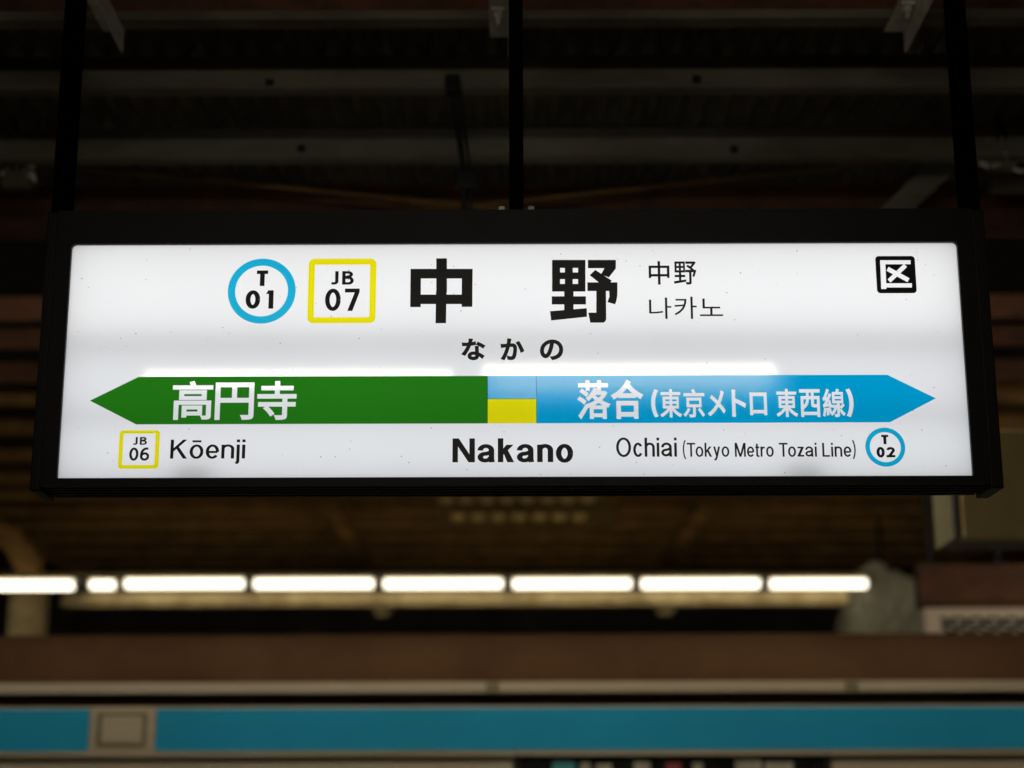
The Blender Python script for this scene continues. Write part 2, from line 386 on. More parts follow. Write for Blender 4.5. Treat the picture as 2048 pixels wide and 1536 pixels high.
# near roof: corrugated sheet, purlins, beam, braces
pts = []
bm = bmesh.new(); nx = 520; X0, X1 = -6.0, 6.0
rows = [[bm.verts.new((X0 + (X1 - X0) * i / nx, y, 4.155 + 0.03 * math.sin((X0 + (X1 - X0) * i / nx) / 0.088 * 2 * math.pi))) for i in range(nx + 1)] for y in (-3.0, 3.6, 6.9)]
for A, B in zip(rows, rows[1:]):
    for i in range(nx): bm.faces.new((A[i], A[i + 1], B[i + 1], B[i]))
for f in bm.faces: f.smooth = True
me = bpy.data.meshes.new('canopy_roof'); bm.to_mesh(me); bm.free()
roof = tag(link('canopy_roof', me, 'deck'), 'dark corrugated roof sheet above the station sign', None, None, 'structure')
def channel_y(name, y, z, hgt, mat, x0=-6, x1=6, lip=0.045, t=0.006):      # C-channel running along X, web towards the camera
    m = MB(); m.box(x0, x1, y, y + t, z, z + hgt)
    m.box(x0, x1, y + t, y + lip, z, z + t); m.box(x0, x1, y + t, y + lip, z + hgt - t, z + hgt)
    return m.build(name, mat, roof)
for y, z in ((2.9, 4.0), (3.5, 4.0), (4.1, 4.0)): channel_y('purlin', y, z, 0.12, 'purlin')
p = MB(); p.box(-6, 6, 4.74, 4.75, 4.0, 4.13); p = p.build('purlin', 'rust', roof); MB().box(-6, 6, 4.68, 4.74, 4.0, 4.028).build('flange', 'purlin', p)
for y in (5.2, 5.82):
    p = channel_y('purlin', y, 4.0, 0.122, 'purlin')
    MB().box(-6, 6, y - .016, y - .0005, 4.0, 4.009).build('lip', 'purlin', p)
    for px, py in (((1393, 160), (540, 168)) if y < 5.5 else ((603, 298), (1468, 300))):
        q = on_y(px, py, y); MB().box(q.x - .014, q.x + .014, y - .008, y - .0005, q.z - .012, q.z + .014).build('clip', 'cable', p)
m = MB(); m.box(-6, 6, 6.42, 6.43, 3.93, 4.10); m.box(-6, 6, 6.38, 6.47, 4.10, 4.115); m.box(-6, 6, 6.38, 6.47, 3.915, 3.93); m.build('edge_beam', 'rust', roof)
# thin crossing tie rods under the roof, between the purlins and the edge beam
A = on_y(120, 333, 6.2); B = on_y(1120, 428, 6.2); MB().tube([A, B], 0.008).build('brace_rod', 'tan', roof)
A = on_y(1960, 305, 6.25); B = on_y(700, 437, 6.25); MB().tube([A, B], 0.008).build('brace_rod', 'tan', roof)
A = on_y(820, 405, 6.3); B = on_y(1250, 440, 6.3); MB().tube([A, B], 0.006).build('brace_rod', 'tan', roof)
A = on_y(1950, 272, 6.0); B = on_y(1770, 440, 6.15); m = MB()
d = (B - A).normalized(); s = Vector((0, 1, 0)); up = d.cross(s).normalized() * 0.045
vsb = [m.bm.verts.new(p + u + w) for p in (A - d * .3, B) for u in (-up, up) for w in (Vector((0, 0, 0)), Vector((0, .01, 0)))]
for f in ((0, 1, 3, 2), (4, 6, 7, 5), (0, 4, 5, 1), (2, 3, 7, 6), (0, 2, 6, 4), (1, 5, 7, 3)): m.bm.faces.new([vsb[i] for i in f])
m.build('knee_brace', 'purlin', roof)
m = MB(); p = on_y(2010, 240, 6.0); m.box(p.x - .12, p.x + .5, 5.99, 6.03, p.z - .2, p.z + .35); m.build('gusset_plate', 'rust', roof)

p = on_y(1990, 352, 6.1); MB().box(p.x, p.x + 1.2, 6.1, 6.2, p.z - .035, p.z + .035).build('stub_beam', 'purlin', roof)
# dark flexible conduit dropping from a purlin to behind the sign
cc = empty('cable_conduit', (on_y(905, 170, 5.15)))
pp = [on_y(905, 172, 5.15), on_y(912, 230, 5.2), on_y(922, 300, 5.3), on_y(928, 350, 5.35), on_y(930, 470, 5.36)]
MB().tube(pp, 0.011).build('conduit_tube', 'cable', cc, True)
MB().tube([p + Vector((.022, .01, 0)) for p in pp], 0.006).build('conduit_tube', 'cable', cc, True)
q = pp[0]; MB().box(q.x - .024, q.x + .024, 5.13, 5.2, q.z - .02, q.z + .035).bevel(.006).build('junction_cap', 'cable', cc)
q = pp[3]; MB().box(q.x - .03, q.x + .045, 5.33, 5.37, q.z - .05, q.z + .01).bevel(.006).build('cable_clip', 'cable', cc)
tag(cc, 'pair of thin black cables dropping from the purlin behind the sign', 'cable')

# galvanised channels across the purlins that carry the sign's posts
def strut(px_end, py_end, side, flip):
    z = 3.90; e = on_z(px_end, py_end, z)
    root = empty('mounting_channel', (e.x, e.y, z)); x = e.x; L0 = 1.2
    m = MB(); m.box(x - .05, x + .012, L0, e.y, z + .066, z + .072)
    m.box(x + .006, x + .012, L0, e.y, z, z + .066)
    m.build('channel', 'galv', root)
    sx = x - .024
    for k, yy in enumerate((e.y - .18, e.y - .52)):
        MB().tube([(sx, yy, z + .08), (sx, yy, z + .02)], .006, 8).build('bolt', 'galv', root)
        MB().tube([(sx, yy, z + .058), (sx, yy, z + .04)], .0135, 6).build('nut', 'galv', root)
        MB().box(sx - .02, sx + .02, yy - .02, yy + .02, z + .058, z + .066).build('washer', 'galv', root)
    MB().box(x - .04, x + .01, e.y - .62, e.y - .56, z + .072, 4.0).build('hanger_clip', 'galv', root)
    return root
GR = 'galvanised channels carrying the sign posts'
tag(strut(238, 104, 1, True), 'slanting galvanised channel above the green arrow half of the sign', 'channel', GR)
tag(strut(1013, 115, 0, True), 'galvanised channel with bolts beside the thin middle post of the sign', 'channel', GR)
tag(strut(1805, 104, -1, True), 'slanting galvanised channel above the boxed kanji mark of the sign', 'channel', GR)

# clusters of wiring and clamps at both sides
def clutter(px, py, y, label, n, seed):
    rnd = random.Random(seed); c = on_y(px, py, y); root = empty('wiring_cluster', c)
    MB().box(c.x - .06, c.x + .05, y, y + .05, c.z - .05, c.z + .045).bevel(.008).build('junction_box', 'purlin', root)
    for k in range(n):
        a = c + Vector((rnd.uniform(-.1, .1), rnd.uniform(-.03, .0), rnd.uniform(-.06, .06)))
        MB().tube([a, a + Vector((rnd.uniform(-.03, .03), -.01, rnd.uniform(-.03, .03)))], rnd.uniform(.006, .011), 8).build('clamp', 'galv', root)
    for k in range(3):
        a = c + Vector((rnd.uniform(-.05, .05), -.02, 0)); b = a + Vector((rnd.uniform(-.1, .1), 0, .35)); mid = (a + b) / 2 + Vector((rnd.uniform(-.08, .08), -.02, 0))
        MB().tube([a, a.lerp(mid, .5) + Vector((.02, 0, 0)), mid, b], .006, 6).build('cable', 'cable', root)
    tag(root, label, 'wiring', 'wiring clusters under the roof')
clutter(35, 345, 5.9, 'small wiring box with bright clamps above the arrow pointing to the green end', 7, 3)
clutter(2008, 312, 5.85, 'tangled wiring and clamps beside the knee brace', 14, 5)

# ------------------------------------------------------------------ opposite platform's canopy
bm = bmesh.new(); v = [bm.verts.new(p) for p in ((-16, 12.1, 4.75), (16, 12.1, 4.75), (16, 23, 4.75), (-16, 23, 4.75))]; bm.faces.new(v)
me = bpy.data.meshes.new('far_canopy_roof'); bm.to_mesh(me); bm.free()
far = tag(link('far_canopy_roof', me, 'fardeck'), 'tan boarded roof of the opposite platform', None, None, 'structure')
for y in (8.4, 9.95, 10.6, 11.5, 12.2, 13.2, 14.2, 15.2, 16.1, 17.0, 17.9, 18.8, 19.8, 20.8):
    MB().box(-15, 15, y, y + .06, 4.6, 4.745).build('purlin', 'rust' if y < 12 else 'tan', far)
for x in (-5.25, -1.68, 1.78, 5.2):
    m = MB(); m.box(x - .07, x + .07, 8.3, 21.5, 4.40, 4.415); m.box(x - .012, x + .012, 8.3, 21.5, 4.415, 4.6); m.build('rafter', 'tan', far)
tag(MB().box(-16, 16, 22.5, 22.8, -1.2, 4.7).build('far_wall', 'wall'), 'dark wall behind the opposite platform', None, None, 'structure')
# pale discs under the far roof, standing in for rows of blurred lights
plate = empty('dotted_plate', (0.1, 16.8, 4.6))
MB().box(on_y(870, 1000, 16.8).x, on_y(1230, 1000, 16.8).x, 16.15, 17.55, 4.585, 4.6).build('plate', 'fardeck', plate)
for row, (py, px0) in enumerate(((1000, 892), (1036, 916))):
    for k in range(8 if row == 0 else 7):
        p = on_z(px0 + k * 40.5, py, 4.56)
        MB().tube([(p.x, p.y, 4.586), (p.x, p.y, 4.56), (p.x, p.y, 4.535)], [.075, .07, .035], 12).build('light_dot', 'boxfront', plate)
tag(plate, 'plate with two rows of pale discs standing for blurred lights under the far roof', 'plate')

# ------------------------------------------------------------------ fluorescent lamps
def lamp(name, x, y, z, L, r, tube_mat, label, group, hood, tilt=0.0):
    root = empty(name, (x, y, z))
    dz = tilt * L / 2
    ins = .05 if tube_mat == 'far_tube' else .02
    MB().tube([(x - L / 2 + ins, y, z - dz), (x + L / 2 - ins, y, z + dz)], r, 14).build('tube', tube_mat, root, True)
    for s in (-1, 1):
        MB().box(x + s * (L / 2 - ins + .02) - .018, x + s * (L / 2 - ins + .02) + .018, y - r * .55, y + r * .55, z + s * dz - r * .55, z + s * dz + r + .03).build('end_socket', 'hood', root)
    if hood == 'trough':     # deep white trough: no light above the horizontal
        m = MB(); w = .10
        m.prism([(y - w, z - .045), (y - .05, z + .075), (y + .05, z + .075), (y + w, z - .045), (y + w + .006, z - .045), (y + .054, z + .081), (y - .054, z + .081), (y - w - .006, z - .045)], 'X', x - L / 2 - .02, x + L / 2 + .02)
        m.build('hood', 'hood', root)
    elif hood == 'skirt':    # reflector of the added lamps, shaped to light the far side only
        m = MB()
        m.prism([(y - .07, z - .05), (y - .05, z + .075), (y + .09, z + .075), (y + .09, z + .081), (y - .054, z + .081), (y - .076, z - .05)], 'X', x - L / 2 - .02, x + L / 2 + .02)
        m.build('hood', 'hood', root)
    elif hood == 'strip':
        MB().box(x - L / 2 - .02, x + L / 2 + .02, y - .035, y + .035, z + r + .012, z + r + .06).build('housing', 'cream', root)
    tag(root, label, 'lamp', group); return root
# two over the platform, mirrored in the sign's acrylic
def mirrored(px, py, zl):
    d = ray(px, py); p = CAM + d * (D / d.y); t = (zl - p.z) / d.z
    return Vector((p.x + d.x * t, D - d.y * t, zl))
ZL = 3.36
for (xa, xb, yy, rr) in ((283, 912, 758, .031), (958, 1556, 752, .041)):
    pa, pb = mirrored(xa, yy, ZL), mirrored(xb, yy, ZL)
    lamp('platform_lamp', (pa.x + pb.x) / 2, (pa.y + pb.y) / 2, ZL, pb.x - pa.x, rr, 'near_tube',
         'white platform lamp hanging out of view, mirrored above the %s band' % ('green' if xa < 500 else 'blue'), 'platform lamps mirrored in the sign', 'strip')
for xx, lab in ((-3.15, 'beyond the green arrow'), (-1.26, 'behind the green arrow'), (0, 'behind the yellow patch'), (1.26, 'behind the blue arrow'), (3.15, 'beyond the blue arrow')):  # lamps added behind and beside the sign to brighten train and far roof
    lamp('train_fill_lamp', xx, 7.25, 4.0, 1.2, .045, 'near_tube', 'white hooded lamp added to light the train, ' + lab, 'hooded lamps added to light the train', 'skirt')
lamp('board_fill_lamp', 4.9, 9.9, 3.45, 1.2, .045, 'near_tube', 'white hooded lamp added out of view to light the pale board', None, 'skirt')  # unseen extra lamp, added to brighten the board
# the far row
ya = 16.5
for i, (px0, px1) in enumerate(((242, 497), (500, 756), (759, 1014), (1017, 1271), (1274, 1528), (1531, 1742))):
    p0, p1 = on_y(px0, 1168, ya), on_y(px1, 1165, ya)
    lamp('far_lamp', (p0.x + p1.x) / 2, ya, p0.z, p1.x - p0.x, .044, 'far_tube', {0: 'glowing strip lamp of the far row next to the shortest lamp', 5: 'glowing strip lamp of the far row ending at the wrapped speaker'}.get(i, 'glowing strip lamp in the middle of the long far row'), 'strip lamps in the far row', 'strip')
p0, p1 = on_y(172, 1170, ya), on_y(240, 1169, ya)
lamp('short_far_lamp', (p0.x + p1.x) / 2, ya, p0.z, p1.x - p0.x, .042, 'far_tube', 'shortest glowing lamp, half hidden at the end of the far row', None, 'strip')
p0, p1 = on_y(-90, 1171, 15.4), on_y(158, 1170, 15.4)
lamp('offset_far_lamp', (p0.x + p1.x) / 2, 15.4, p0.z, p1.x - p0.x, .044, 'far_tube', 'glowing lamp hung apart from the far row above the cream column', None, 'strip')
# tan trunking under the far lamps
a = on_y(130, 1190, 16.75); b = on_y(1690, 1212, 16.75)
rail = MB(); rail.box(a.x, b.x, 16.62, 16.85, b.z, a.z); rail = rail.build('lamp_trunking', 'cream')
tag(rail, 'long tan trunking running under the far row of lamps', 'trunking')
for px in (765, 1330):
    p = on_y(px, 1225, 16.7); MB().prism([(p.x - .14, b.z + .01), (p.x + .14, b.z + .01), (p.x + .05, b.z - .09), (p.x - .05, b.z - .09)], 'Y', 16.66, 16.8).build('bracket', 'cream', rail)

# cream column with haunch at the far left
a = on_y(20, 1190, 16.2); b = on_y(76, 1330, 16.2)
colm = empty('support_column', ((a.x + b.x) / 2, 16.3, -1.1))
m = MB(); m.box(a.x, b.x, 16.2, 16.22, -1.1, a.z + .1); m.box(a.x, b.x, 16.40, 16.42, -1.1, a.z + .1); m.box((a.x + b.x) / 2 - .01, (a.x + b.x) / 2 + .01, 16.22, 16.4, -1.1, a.z + .1); m.build('shaft', 'cream', colm)
MB().box(a.x - .12, b.x + .16, 16.12, 16.5, a.z + .1, a.z + .19).build('cap_plate', 'cream', colm)
c0 = on_y(62, 1150, 15.9); c1 = on_y(10, 1085, 15.9)
MB().prism([(c0.x - .12, c0.z), (c0.x + .06, c0.z), (c0.x + .04, c0.z + .2), (c1.x + .1, c1.z + .12), (c1.x - .4, c1.z + .3), (c1.x - .4, c1.z + .1), (c1.x, c1.z - .06)], 'Y', 15.9, 16.1).build('haunch', 'tan', colm)
tag(colm, 'cream steel column with a curved haunch left of the far lamps', 'column')

# ------------------------------------------------------------------ train on the track behind
TY = 9.0
tr = empty('train', (0, TY + 1.4, -1.1))
zt = on_y(1024, 1372, TY).z; zb = on_y(1024, 1416, TY).z; zs = on_y(1024, 1500, TY).z
prof = [(TY + .10, zt + .02)] + [(TY + .10 + .5 * (1 - math.cos(t)) * .9, zt + .02 + .30 * math.sin(t)) for t in [i / 10 * math.pi / 2 for i in range(1, 11)]] + [(TY + 2.3, zt + .32), (TY + 2.8, zt - .1), (TY + .10, zt - .1)]
MB().prism(prof, 'X', -9, 9).build('roof', 'roofbrown', tr, False)
MB().box(-9, 9, TY, TY + 2.8, -1.0, zt - .1).build('body', 'steel', tr)
MB().box(-9, 9, TY - .055, TY + .10, zt - .035, zt + .018).build('gutter', 'steel', tr)
for px in (985, 1700):
    p0 = on_y(px, 1390, TY); MB().box(p0.x - .035, p0.x + .035, TY - .062, TY - .0555, zt - .04, zt + .014).build('gutter_joint', 'boxpaint', tr)
dpx0, dpx1 = on_y(178, 1455, TY).x, on_y(312, 1455, TY).x
MB().box(-9, dpx0, TY - .006, TY + .01, zs, zb).build('stripe', 'stripe', tr)
MB().box(dpx1, 9, TY - .006, TY + .01, zs, zb).build('stripe', 'stripe', tr)
dp = MB(); dp.box(dpx0 + .012, dpx1 - .012, TY - .012, TY + .01, zs - .002, zb + .004); dp = dp.bevel(.005).build('display_panel', 'steel', tr)
cx, cz = (dpx0 + dpx1) / 2, (zs + zb) / 2
for hw, hh, dd, mt in ((.13, .088, .016, 'boxpaint'), (.105, .068, .021, 'steel')):
    MB().box(cx - hw, cx + hw, TY - dd, TY - .01, cz - hh, cz + hh).bevel(.006).build('display_bezel', mt, dp)
MB().box(-9, 9, TY - .03, TY + .01, zs - .028, zs - .008).build('trim_rail', 'steel', tr)
zw = on_y(1024, 1510, TY).z
wx0, wx1 = on_y(1038, 1520, TY).x, on_y(1650, 1520, TY).x
wnd = MB(); wnd.box(wx0, wx1, TY - .008, TY + .01, zw - .75, zw); wnd = wnd.build('window', 'glass', tr)
rnd = random.Random(11)
for px0, px1, mt in ((1105, 1150, 'poster_teal'), (1160, 1180, 'poster_white'), (1192, 1222, 'poster_white'), (1268, 1300, 'poster_white'), (1332, 1362, 'poster_red'), (1385, 1405, 'poster_white'), (1470, 1522, 'poster_white'), (1530, 1585, 'poster_white')):
    MB().box(on_y(px0, 1530, TY).x, on_y(px1, 1530, TY).x, TY - .011, TY - .0085, zw - .40, zw - .03 - rnd.uniform(0, .02)).build('window_poster', mt, wnd)
MB().box(wx0 - .03, wx0 - .001, TY - .014, TY + .01, zw - .75, zw + .02).build('window_gasket', 'rubber', tr)
MB().box(wx1 + .001, wx1 + .03, TY - .014, TY + .01, zw - .75, zw + .02).build('window_gasket', 'rubber', tr)
tag(tr, 'steel train with teal blue roofline stripe standing beyond the sign', 'train')

# plastic-wrapped loudspeaker at the end of the lamp row
wy = 17.3; top = on_y(1770, 1137, wy); bot = on_y(1762, 1278, wy); hh = top.z - bot.z
wr = empty('wrapped_speaker', bot)
bm = bmesh.new(); bmesh.ops.create_cube(bm, size=2); bmesh.ops.subdivide_edges(bm, edges=list(bm.edges), cuts=23, use_grid_fill=True)
for v in bm.verts:       # a box-shaped speaker under a crumpled sheet: narrow gathered top, flared hem
    c = v.co.copy(); t = (c.z + 1) / 2
    fold = noise.noise(c * 1.6) * .12 + (.5 - abs(noise.noise(Vector((c.x * 3.2, c.y * 3.2, c.z * 2.0)) + Vector((5, 1, 2))))) * .34 - .1 + (.4 - abs(noise.noise(c * 6.5))) * .10
    half = (.40 - .10 * t - (.16 * max(0, (t - .7) / .3) ** 1.5)) * (1 + fold)
    v.co = Vector((bot.x + .03 * t + c.x * half + .06 * t * (c.x < 0), wy + c.y * half * .75, bot.z + hh * t * (1 + .10 * fold) + .03 * noise.noise(c * 2.5) - .05 * c.x * t))
me = bpy.data.meshes.new('plastic_bag'); bm.to_mesh(me); bm.free(); link('plastic_bag', me, 'plastic', wr)
MB().tube([(bot.x + .04, wy, top.z - .05), (bot.x + .04, wy, 4.6)], .02, 8).build('hanger_rod', 'cable', wr)
tag(wr, 'loudspeaker wrapped in a cloudy plastic bag at the end of the far lamp row', 'speaker')

# pale board with blurred dark writing, in a brown housing
by = 11.6; a = on_y(1848, 1216, by); b = on_y(2140, 1286, by); h0 = on_y(1838, 1128, by)
sb = empty('platform_board', ((a.x + b.x) / 2, by, b.z))
MB().box(a.x, b.x, by, by + .12, b.z, a.z).bevel(.006).build('board', 'board', sb)
MB().box(h0.x, b.x, by + .02, by + .16, a.z + .002, h0.z).build('housing', 'rust', sb)
MB().box(h0.x, b.x, by - .02, by + .02, a.z + .03, a.z + .055).build('housing_rail', 'rust', sb)
polys = []
for row, py in enumerate((1245, 1266)):
    for k in range(7):
        px = 1898 + k * 36 + row * 6; p = on_y(px, py, by); s = .042
        polys += stroke([(p.x - s * 1.3, p.z - s * .8), (p.x + s * 1.3, p.z + s * .8)], .03) + stroke([(p.x - s * 1.3, p.z + s * .8), (p.x + s * 1.3, p.z - s * .8)], .03)
make_flat('writing', polys, 'cable', sb, dy=.003, y=by)
for s in (.08, .55): MB().tube([(a.x + s, by + .08, h0.z - .01), (a.x + s, by + .08, 4.6)], .02, 8).build('hanger_rod', 'cable', sb)
tag(sb, 'pale board with dark writing under a brown housing, beside the wrapped speaker', 'sign board')

# beige box hanging just beyond the right end of the sign
y1, y2 = 7.0, 7.42; c = on_y(1922, 1076, y1)
bx = empty('hanging_box', (c.x + .3, y1 + .2, c.z))
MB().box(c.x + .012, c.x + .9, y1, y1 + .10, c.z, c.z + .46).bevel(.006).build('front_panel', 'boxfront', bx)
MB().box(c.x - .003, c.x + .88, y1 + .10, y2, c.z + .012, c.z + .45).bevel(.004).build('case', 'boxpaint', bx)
MB().box(c.x - .001, c.x + .014, y1 + .015, y1 + .10, c.z + .006, c.z + .455).build('seam', 'rubber', bx)
for s in (.2, .7): MB().tube([(c.x + s, y1 + .2, c.z + .44), (c.x + s, y1 + .2, 4.2)], .014, 8).build('hanger_rod', 'cable', bx)
tag(bx, 'beige metal box hanging below and beyond the corner of the sign', 'box')

# ================================================================== THE STATION SIGN
xl, xr = face(116, 957)[0], face(1945, 953)[0]
xl = (xl + face(145, 491)[0]) / 2; xr = (xr + face(1912, 486)[0]) / 2
zb_, zt_ = face(1030, 955.5)[1], face(1030, 488.5)[1]
z_top = face(1030, 422)[1]; z_bot = face(1030, 972)[1]; z_low = face(1030, 976)[1]
xo_l = face(59, 983)[0]; xo_r = face(2008, 978)[0]
DEP = 0.12
sign = empty('station_sign', ((xl + xr) / 2, D + DEP / 2, z_bot))
# face panel with rounded corners
def rrect(x0, z0, x1, z1, r, rb=None, n=6):
    rb = r if rb is None else rb; out = []
    for cx, cz, rr, a in ((x1, z1, r, 0), (x0, z1, r, 90), (x0, z0, rb, 180), (x1, z0, rb, 270)):
        ox = -rr if cx == x1 else rr; oz = -rr if cz == z1 else rr
        out += [(cx + ox + rr * math.cos(math.radians(a + 90 * i / n)), cz + oz + rr * math.sin(math.radians(a + 90 * i / n))) for i in range(n + 1)]
    return out
px_ = rrect(xl - .004, zb_ - .004, xr + .004, zt_ + .004, .003)
panel = make_flat('face_panel', [px_], 'acrylic', sign, dy=0)
back = make_flat('back_panel', [px_], 'acrylic', sign, dy=-DEP)
# frame: front bezel (with the panel opening cut out), proud of the acrylic
def bezel(name, y0, y1, zlo, zhi, x0, x1):
    inner = rrect(xl, zb_, xr, zt_, .011, .003)
    outer = rrect(x0, zlo, x1, zhi, .001, n=1)
    v, f = cdt(scaled([outer], U), scaled([inner], U))
    bm = bmesh.new(); vv = [bm.verts.new((a / U, y0, b / U)) for a, b in v]
    fs = [bm.faces.new([vv[i] for i in t]) for t in f]
    r = bmesh.ops.extrude_face_region(bm, geom=fs)
    bmesh.ops.translate(bm, verts=[g for g in r['geom'] if isinstance(g, bmesh.types.BMVert)], vec=(0, y1 - y0, 0))
    bmesh.ops.delete(bm, geom=[v for v in bm.verts if not v.link_faces], context='VERTS')
    bmesh.ops.recalc_face_normals(bm, faces=list(bm.faces))
    me = bpy.data.meshes.new(name); bm.to_mesh(me); bm.free(); return link(name, me, 'frame', sign)
xi_l, xi_r = xl - .036, xr + .036
bezel('front_bezel', D - .010, D + .003, z_bot, z_top, xi_l, xi_r)
bezel('back_bezel', D + DEP - .003, D + DEP + .010, z_bot, z_top, xi_l, xi_r)
ya_, yb_ = D + .0032, D + DEP - .0032
MB().box(xi_l, xi_r, ya_, yb_, zt_ + .012, z_top - .003).build('top_rail', 'frame', sign)
m = MB(); m.box(xi_l, xi_r, ya_, yb_, z_bot + .006, zb_ - .006); m.build('bottom_rail', 'frame', sign)
for yy in (D + .022, D + .052, D + .085): MB().box(xi_l, xi_r, yy, yy + .012, z_bot, z_bot + .0058).build('bottom_ridge', 'frame', sign)
for s in (0, 1):
    x0 = xi_l if s == 0 else xr + .006; x1 = xl - .006 if s == 0 else xi_r
    MB().box(x0, x1, ya_, yb_, zb_ - .005, zt_ + .011).build('side_rail', 'frame', sign)
# end posts run from the channels down past the box
for x0, x1 in ((xo_l, xi_l - .002), (xi_r + .002, xo_r)):
    p = MB(); p.box(x0, x1, D - .004, D + DEP + .004, z_low - .004, z_top); p = p.bevel(.0035).build('end_cover', 'frame', sign)
for x0 in (xo_l, xo_r - .045):
    MB().box(x0, x0 + .045, D + .02, D + .05, z_top - .003, 3.94).bevel(.003).build('post', 'post', sign)
cxp = face(1033, 422)[0]
MB().box(cxp - .0165, cxp + .0165, D + .03, D + .065, z_top - .004, 3.94).bevel(.003).build('post', 'post', sign)
ft = MB(); ft.box(cxp - .05, cxp + .05, D + .012, D + .085, z_top - .003, z_top + .006); ft = ft.build('post_foot', 'frame', sign)
for s in (-.034, .034):
    MB().tube([(cxp + s, D + .035, z_top + .006), (cxp + s, D + .035, z_top + .022)], .008, 6).build('bolt', 'galv', ft)
for px in (750, 1303):
    q = face(px, 979); MB().box(q[0] - .004, q[0] + .004, D + .03, D + .05, z_bot - .004, z_bot + .005).build('screw', 'frame', sign)
# lining and backlight inside the box
m = MB(); m.box(xl - .004, xr + .004, D + .004, D + DEP - .004, zt_ + .0045, zt_ + .0105); m.build('lining', 'inside', sign)
m = MB(); m.box(xl - .004, xr + .004, D + .004, D + DEP - .004, zb_ - .0045, zb_ - .0035); m.build('lining', 'inside', sign)
for x0 in (xl - .0055, xr + .0042): MB().box(x0, x0 + .0012, D + .004, D + DEP - .004, zb_, zt_).build('lining', 'inside', sign)
z1, z2 = face(1030, 640)[1], face(1030, 915)[1]
for zc, hh in ((face(1030, 580)[1], .108), (face(1030, 760)[1], .07), (face(1030, 895)[1], .062)):
    MB().box(xl, xr, D + DEP / 2 - .006, D + DEP / 2 + .006, zc - hh, zc + hh).build('backlight', 'backlight' if hh > .1 else 'backlight_weak', sign)
for px in (385, 1610):
    q = face(px, 940); MB().box(q[0] - .04, q[0] + .04, D + .03, D + DEP - .03, zb_, zb_ + .026).build('lamp_socket', 'inside', sign)

# coloured bands, with their white characters cut out down to the acrylic
Z2 = lambda z: lambda x0, y0, x1, y1: rect(z[0] + x0 / z[2], z[1] + y0 / z[2], z[0] + x1 / z[2], z[1] + y1 / z[2])
r1, r2, r3 = Z2((60, 440, 2048 / 700)), Z2((760, 480, 2048 / 540)), Z2((1260, 480, 2048 / 780))
r4, r5, r6, r7 = Z2((60, 720, 2048 / 740)), Z2((800, 720, 2048 / 500)), Z2((1120, 720, 2048 / 600)), Z2((1640, 720, 2048 / 408))
zt2, zb2 = face(975, 752)[1], face(975, 847)[1]; zm2 = face(1024, 798)[1]; ztip = (zt2 + zb2) / 2
gx0, gx1, gx2, gx3, gx4, gx5 = face(180, 801)[0], face(275, 801)[0], face(975, 800)[0], face(1073, 800)[0], face(1777, 798)[0], face(1871.5, 797)[0]
GROW = .0019
cut = []
for ch, bb in (('高', (788, 117, 1012, 332)), ('円', (1025, 125, 1240, 332)), ('寺', (1258, 117, 1480, 332))): cut += kanji(ch, r4(*bb), GROW)
make_flat('green_arrow_band', [[(gx0, ztip), (gx1, zb2), (gx2, zb2), (gx2, zt2), (gx1, zt2)]], 'green', panel, cut)
cut = []
for ch, bb, g in (('落', (120, 140, 342, 403), .0017), ('合', (350, 138, 567, 403), .0022), ('東', (684, 200, 830, 393), .0012), ('京', (842, 200, 987, 393), .0012), ('メ', (1008, 210, 1130, 383), .0014),
                  ('ト', (1172, 203, 1270, 388), .0016), ('ロ', (1295, 222, 1413, 378), .0014), ('東', (1475, 197, 1622, 390), .0012), ('西', (1635, 200, 1780, 390), .0013), ('線', (1792, 197, 1945, 390), .0011)):
    cut += kanji(ch, r6(*bb), g)
cut += fit(sum([stroke(s, .16) for s in glyph('(', .16)[0]], []), r6(622, 200, 672, 393))
cut += fit(sum([stroke(s, .16) for s in glyph(')', .16)[0]], []), r6(1952, 195, 2003, 390))
make_flat('blue_arrow_band', [[(gx3, zb2), (gx4, zb2), (gx5, ztip), (gx4, zt2), (gx3, zt2)]], 'blue', panel, cut)
make_flat('blue_line_patch', [[(gx2, zm2), (gx3, zm2), (gx3, zt2), (gx2, zt2)]], 'patch', panel)
make_flat('yellow_line_patch', [[(gx2, zb2), (gx3, zb2), (gx3, zm2), (gx2, zm2)]], 'yellow', panel)

for x in (gx2, gx3): make_flat('film_seam', [[(x - .0005, zb2), (x + .0005, zb2), (x + .0005, zt2), (x - .0005, zt2)]], 'black', panel, dy=.0014)
make_flat('film_seam', [[(gx2, zm2 - .0005), (gx3, zm2 - .0005), (gx3, zm2 + .0005), (gx2, zm2 + .0005)]], 'black', panel, dy=.0018)
